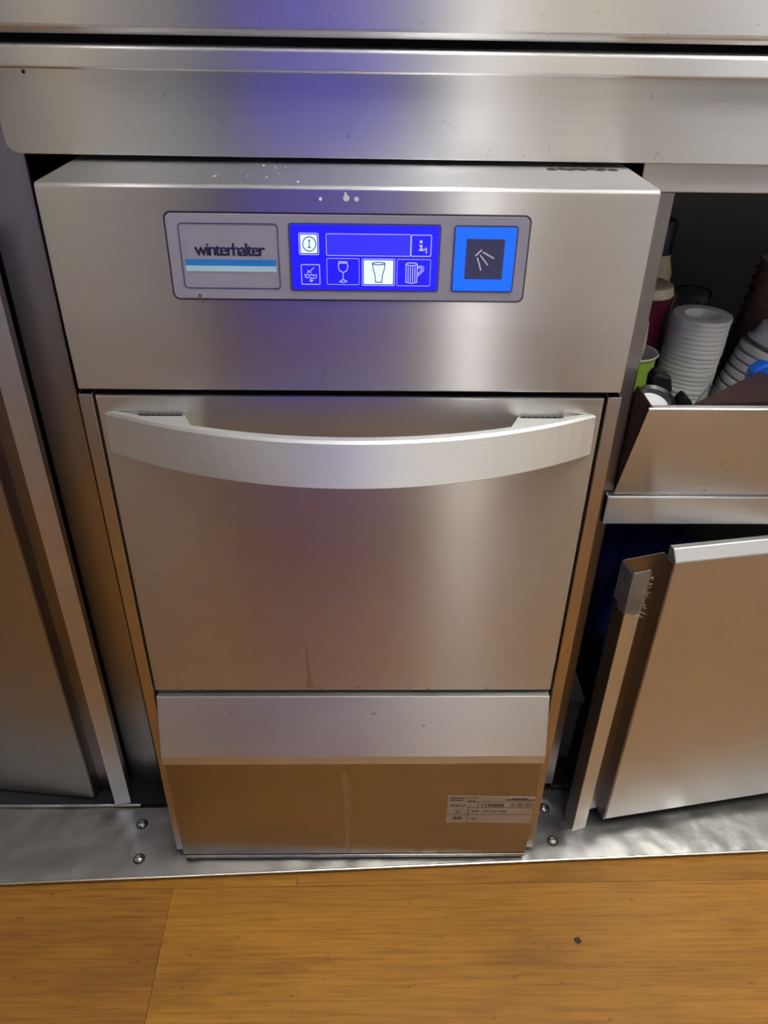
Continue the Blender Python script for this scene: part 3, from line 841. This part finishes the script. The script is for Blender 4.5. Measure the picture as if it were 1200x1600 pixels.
# maroon cup with cream lid
t = thing('lidded_cup', 'maroon paper cup with cream lid beside the lid stack', 'cup', (.335, .275, ZS))
bm = cup_bm(.020, .0265, .163); bmesh.ops.translate(bm, verts=bm.verts, vec=(.335, .275, ZS)); mesh_obj('cup', bm, M['maroon'], t, smooth=True)
bm = B(); lathe(bm, [(0, .0105), (.0225, .0115), (.0262, .0095), (.0285, .0022), (.0290, .0), (.0275, -.002), (.0270, 0), (0, .004)], 40, Matrix.Translation((.335, .275, ZS+.1665)))
mesh_obj('lid', bm, M['cream'], t, smooth=True, label='cream lid')
# taller cream bottle with a navy cap behind
t = thing('capped_bottle', 'cream bottle with navy cap at the back left of the cabinet', 'bottle', (.362, .360, ZS))
bm = B(); lathe(bm, [(0, 0), (.026, 0), (.027, .004), (.027, .165), (.0215, .186), (.0215, .192), (0, .192)], 32, Matrix.Translation((.362, .360, ZS))); mesh_obj('bottle', bm, M['cream'], t, smooth=True)
bm = B(); lathe(bm, [(.0218, .190), (.0222, .189), (.0222, .224), (.0205, .228), (0, .228), (0, .193), (.0218, .193)], 32, Matrix.Translation((.362, .360, ZS))); mesh_obj('cap', bm, M['navycap'], t, smooth=True)
# green cup with white cutlery and stirrer
bm = cup_bm(.0195, .0270, .1165); o = mesh_obj('paper_cup', bm, [M['green'], M['card']], None, smooth=True)
o.location = (.3110, .220, ZS)
for p in o.data.polygons:
    c = p.center; r = math.hypot(c.x, c.y); lim = .0195+(.0270-.0195)*c.z/.1165 - .0005
    if c.z > .1130 or r < lim: p.material_index = 1
tag(o, 'bright green paper cup with white rim at the left edge', 'cup')
def blade(bm, p, q, w, t):
    p, q = Vector(p), Vector(q); d = (q-p).normalized(); s = d.cross(Vector((0, 1, 0))).normalized()*w; n = d.cross(s).normalized()*t
    a = [bm.verts.new(p+s*i+n*j) for i, j in ((-.6, -1), (.6, -1), (.6, 1), (-.6, 1))]
    m = [bm.verts.new(p.lerp(q, .85)+s*i+n*j) for i, j in ((-1, -1), (1, -1), (1, 1), (-1, 1))]
    b = [bm.verts.new(q+s*i+n*j) for i, j in ((-.4, -1), (.4, -1), (.4, 1), (-.4, 1))]
    for u, v in ((a, m), (m, b)):
        for k in range(4): bm.faces.new((u[k], u[(k+1) % 4], v[(k+1) % 4], v[k]))
    bm.faces.new(a); bm.faces.new(list(reversed(b)))
bm = B(); blade(bm, (.3100, .216, ZS+.006), (.3225, .224, ZS+.150), .0050, .0011)
tag(mesh_obj('plastic_knife', bm, M['lidwhite'], None, bev=.0003), 'white plastic knife handle, right one in the green cup', 'cutlery')
bm = B(); blade(bm, (.3010, .212, ZS+.006), (.3105, .220, ZS+.146), .0055, .0011)
tag(mesh_obj('plastic_spoon', bm, M['lidwhite'], None, bev=.0003), 'white plastic spoon handle, left one in the green cup', 'cutlery')
bm = B(); blade(bm, (.306, .228, ZS+.006), (.3215, .232, ZS+.163), .0032, .0008)
tag(mesh_obj('wooden_stirrer', bm, M['stick'], None), 'pale wooden stirrer tip rising from the green cup', 'stirrer')
# glass jar behind the stack
bm = B(); lathe(bm, [(0, .004), (.019, .004), (.0208, .010), (.0208, .134), (.0195, .140), (.0195, .1520), (.0212, .1530), (.0218, .1520), (.0214, .141), (.0224, .133), (.0224, .004), (.021, 0), (0, 0)], 36)
o = mesh_obj('glass_jar', bm, M['glass'], None, smooth=True); o.location = (.409, .325, ZS); tag(o, 'clear glass jar behind the leaning stack of lids', 'jar')
# corrugated brown cups at right edge
fc = None
for k in range(9):
    if fc is None: fc = mesh_obj('ripple_cup', cup_bm(.026, .037, .085), M['brown'], None, smooth=True); o = fc
    else: o = fc.copy(); COL.objects.link(o)
    o.matrix_world = leaning(.497+.0125*k*math.sin(.12), .32, ZS+.004+.0125*k*math.cos(.12), 0, .12)
    tag(o, 'brown ripple paper cup, %s from the top at the right edge' % ORD[8-k], 'cup', 'brown ripple cups at the right edge')
# blue packet
bm = B(); prism(bm, [(-.012, -.1075), (.03, -.1075), (.034, .010), (.022, .016), (.004, .018), (-.006, .010)], 'y', -.008, .008)
o = mesh_obj('blue_packet', bm, M['blue'], None, bev=.003); o.matrix_world = leaning(.430, .170, .6205, 0, .0); tag(o, 'shiny blue packet in front of the right stack', 'packet')
# black tamper-like holders at the front of the bin
t = thing('filter_holder', 'black holder with round rim at the bin front, left', 'kitchen tool', (.303, .104, ZS))
bm = B(); lathe(bm, [(.0155, .002), (.0190, .004), (.0205, 0), (.0195, -.014), (.017, -.016), (.0150, -.004), (.0155, .002)], 32, leaning(.3030, .106, .623, .25, .12)); mesh_obj('rim', bm, M['black'], t, smooth=True)
bm = B(); lathe(bm, [(0, -.004), (.0152, -.0035), (.0152, -.0055), (0, -.006)], 28, leaning(.3030, .106, .623, .25, .12)); mesh_obj('disc', bm, M['lidgrey'], t, smooth=True, label='pale disc inside the rim')
bm = B(); lathe(bm, [(0, -.0880), (.0145, -.0880), (.0155, -.02), (0, -.018)], 24, leaning(.3030, .106, .623, .0, .0)); mesh_obj('body', bm, M['black'], t, smooth=True)
t = thing('black_clip', 'black plastic grip in front of the leaning stack', 'kitchen tool', (.318, .128, ZS))
bm = B(); prism(bm, [(.307, .5126), (.304, .635), (.308, .643), (.324, .638), (.328, .624), (.324, .5126)], 'y', .128, .146); mesh_obj('grip', bm, M['black'], t, bev=.003)
bm = B(); prism(bm, [(.331, .5126), (.330, .618), (.336, .626), (.346, .616), (.344, .5126)], 'y', .112, .128); mesh_obj('jaw', bm, M['black'], t, bev=.003)
# clear plastic cup lying against the stack
bm = B(); lathe(bm, [(.011, 0), (.0165, .052), (.0178, .052), (.0170, .050), (.0118, -.001), (0, -.001), (0, .0), (.011, 0)], 28)
o = mesh_obj('clear_cup', bm, M['clear'], None, smooth=True); o.matrix_world = leaning(.362, .145, .568, 0, .55); tag(o, 'small clear plastic cup leaning at the foot of the white stack', 'cup')
# dark brown tray lying diagonally across the bin
bm = B()
p0, p1 = Vector((.318, .062, .6370)), Vector((.470, .200, .6250))
e0, e1 = Vector((.325, .066, .6120)), Vector((.478, .150, .6020))
v = [bm.verts.new(p) for p in (p0, p1, e1, e0)]; bm.faces.new(v)
o = mesh_obj('brown_tray', bm, M['darkbrown'], None); sm = o.modifiers.new('thick', 'SOLIDIFY'); sm.thickness = .004; sm.offset = -1
tag(o, 'dark brown tray leaning diagonally in the bin at right', 'tray')

# lower cupboard contents
bm = B(); bmesh.ops.create_icosphere(bm, subdivisions=4, radius=1)
for vv in bm.verts:
    c = vv.co; n_ = .12*math.sin(7*c.x+3*c.z)+.10*math.sin(9*c.z+5*c.y)+.05*math.sin(21*c.z+13*c.x)
    vv.co = c*(1+n_); vv.co.x *= .075; vv.co.y *= .09; vv.co.z *= .17
o = mesh_obj('blue_bag', bm, M['bluebag'], None, smooth=True); o.location = (.400, .30, .2450); tag(o, 'crumpled dark blue bag inside the dark lower cupboard', 'bag')
t = thing('storage_box', 'dim grey plastic box low in the lower cupboard', 'box', (.305, .19, .022))
bm = B(); prism(bm, [(.150, .0225), (.142, .150), (.24, .150), (.232, .0225)], 'x', .2800, .3120); mesh_obj('body', bm, M['box'], t, bev=.003)
bm = B(); box(bm, .2785, .3135, .1385, .2435, .1505, .157); mesh_obj('lid', bm, M['box'], t, bev=.002)

# little dark chip in the floor
bm = B(); prism(bm, [(.0, .0), (.006, .002), (.009, -.004), (.004, -.007), (.001, -.004)], 'z', .0, .0008)
o = mesh_obj('floor_chip', bm, M['chip'], None); o.location = (.268, -.1025, .0002); tag(o, 'tiny black chip of dirt on the wooden floor', 'dirt')
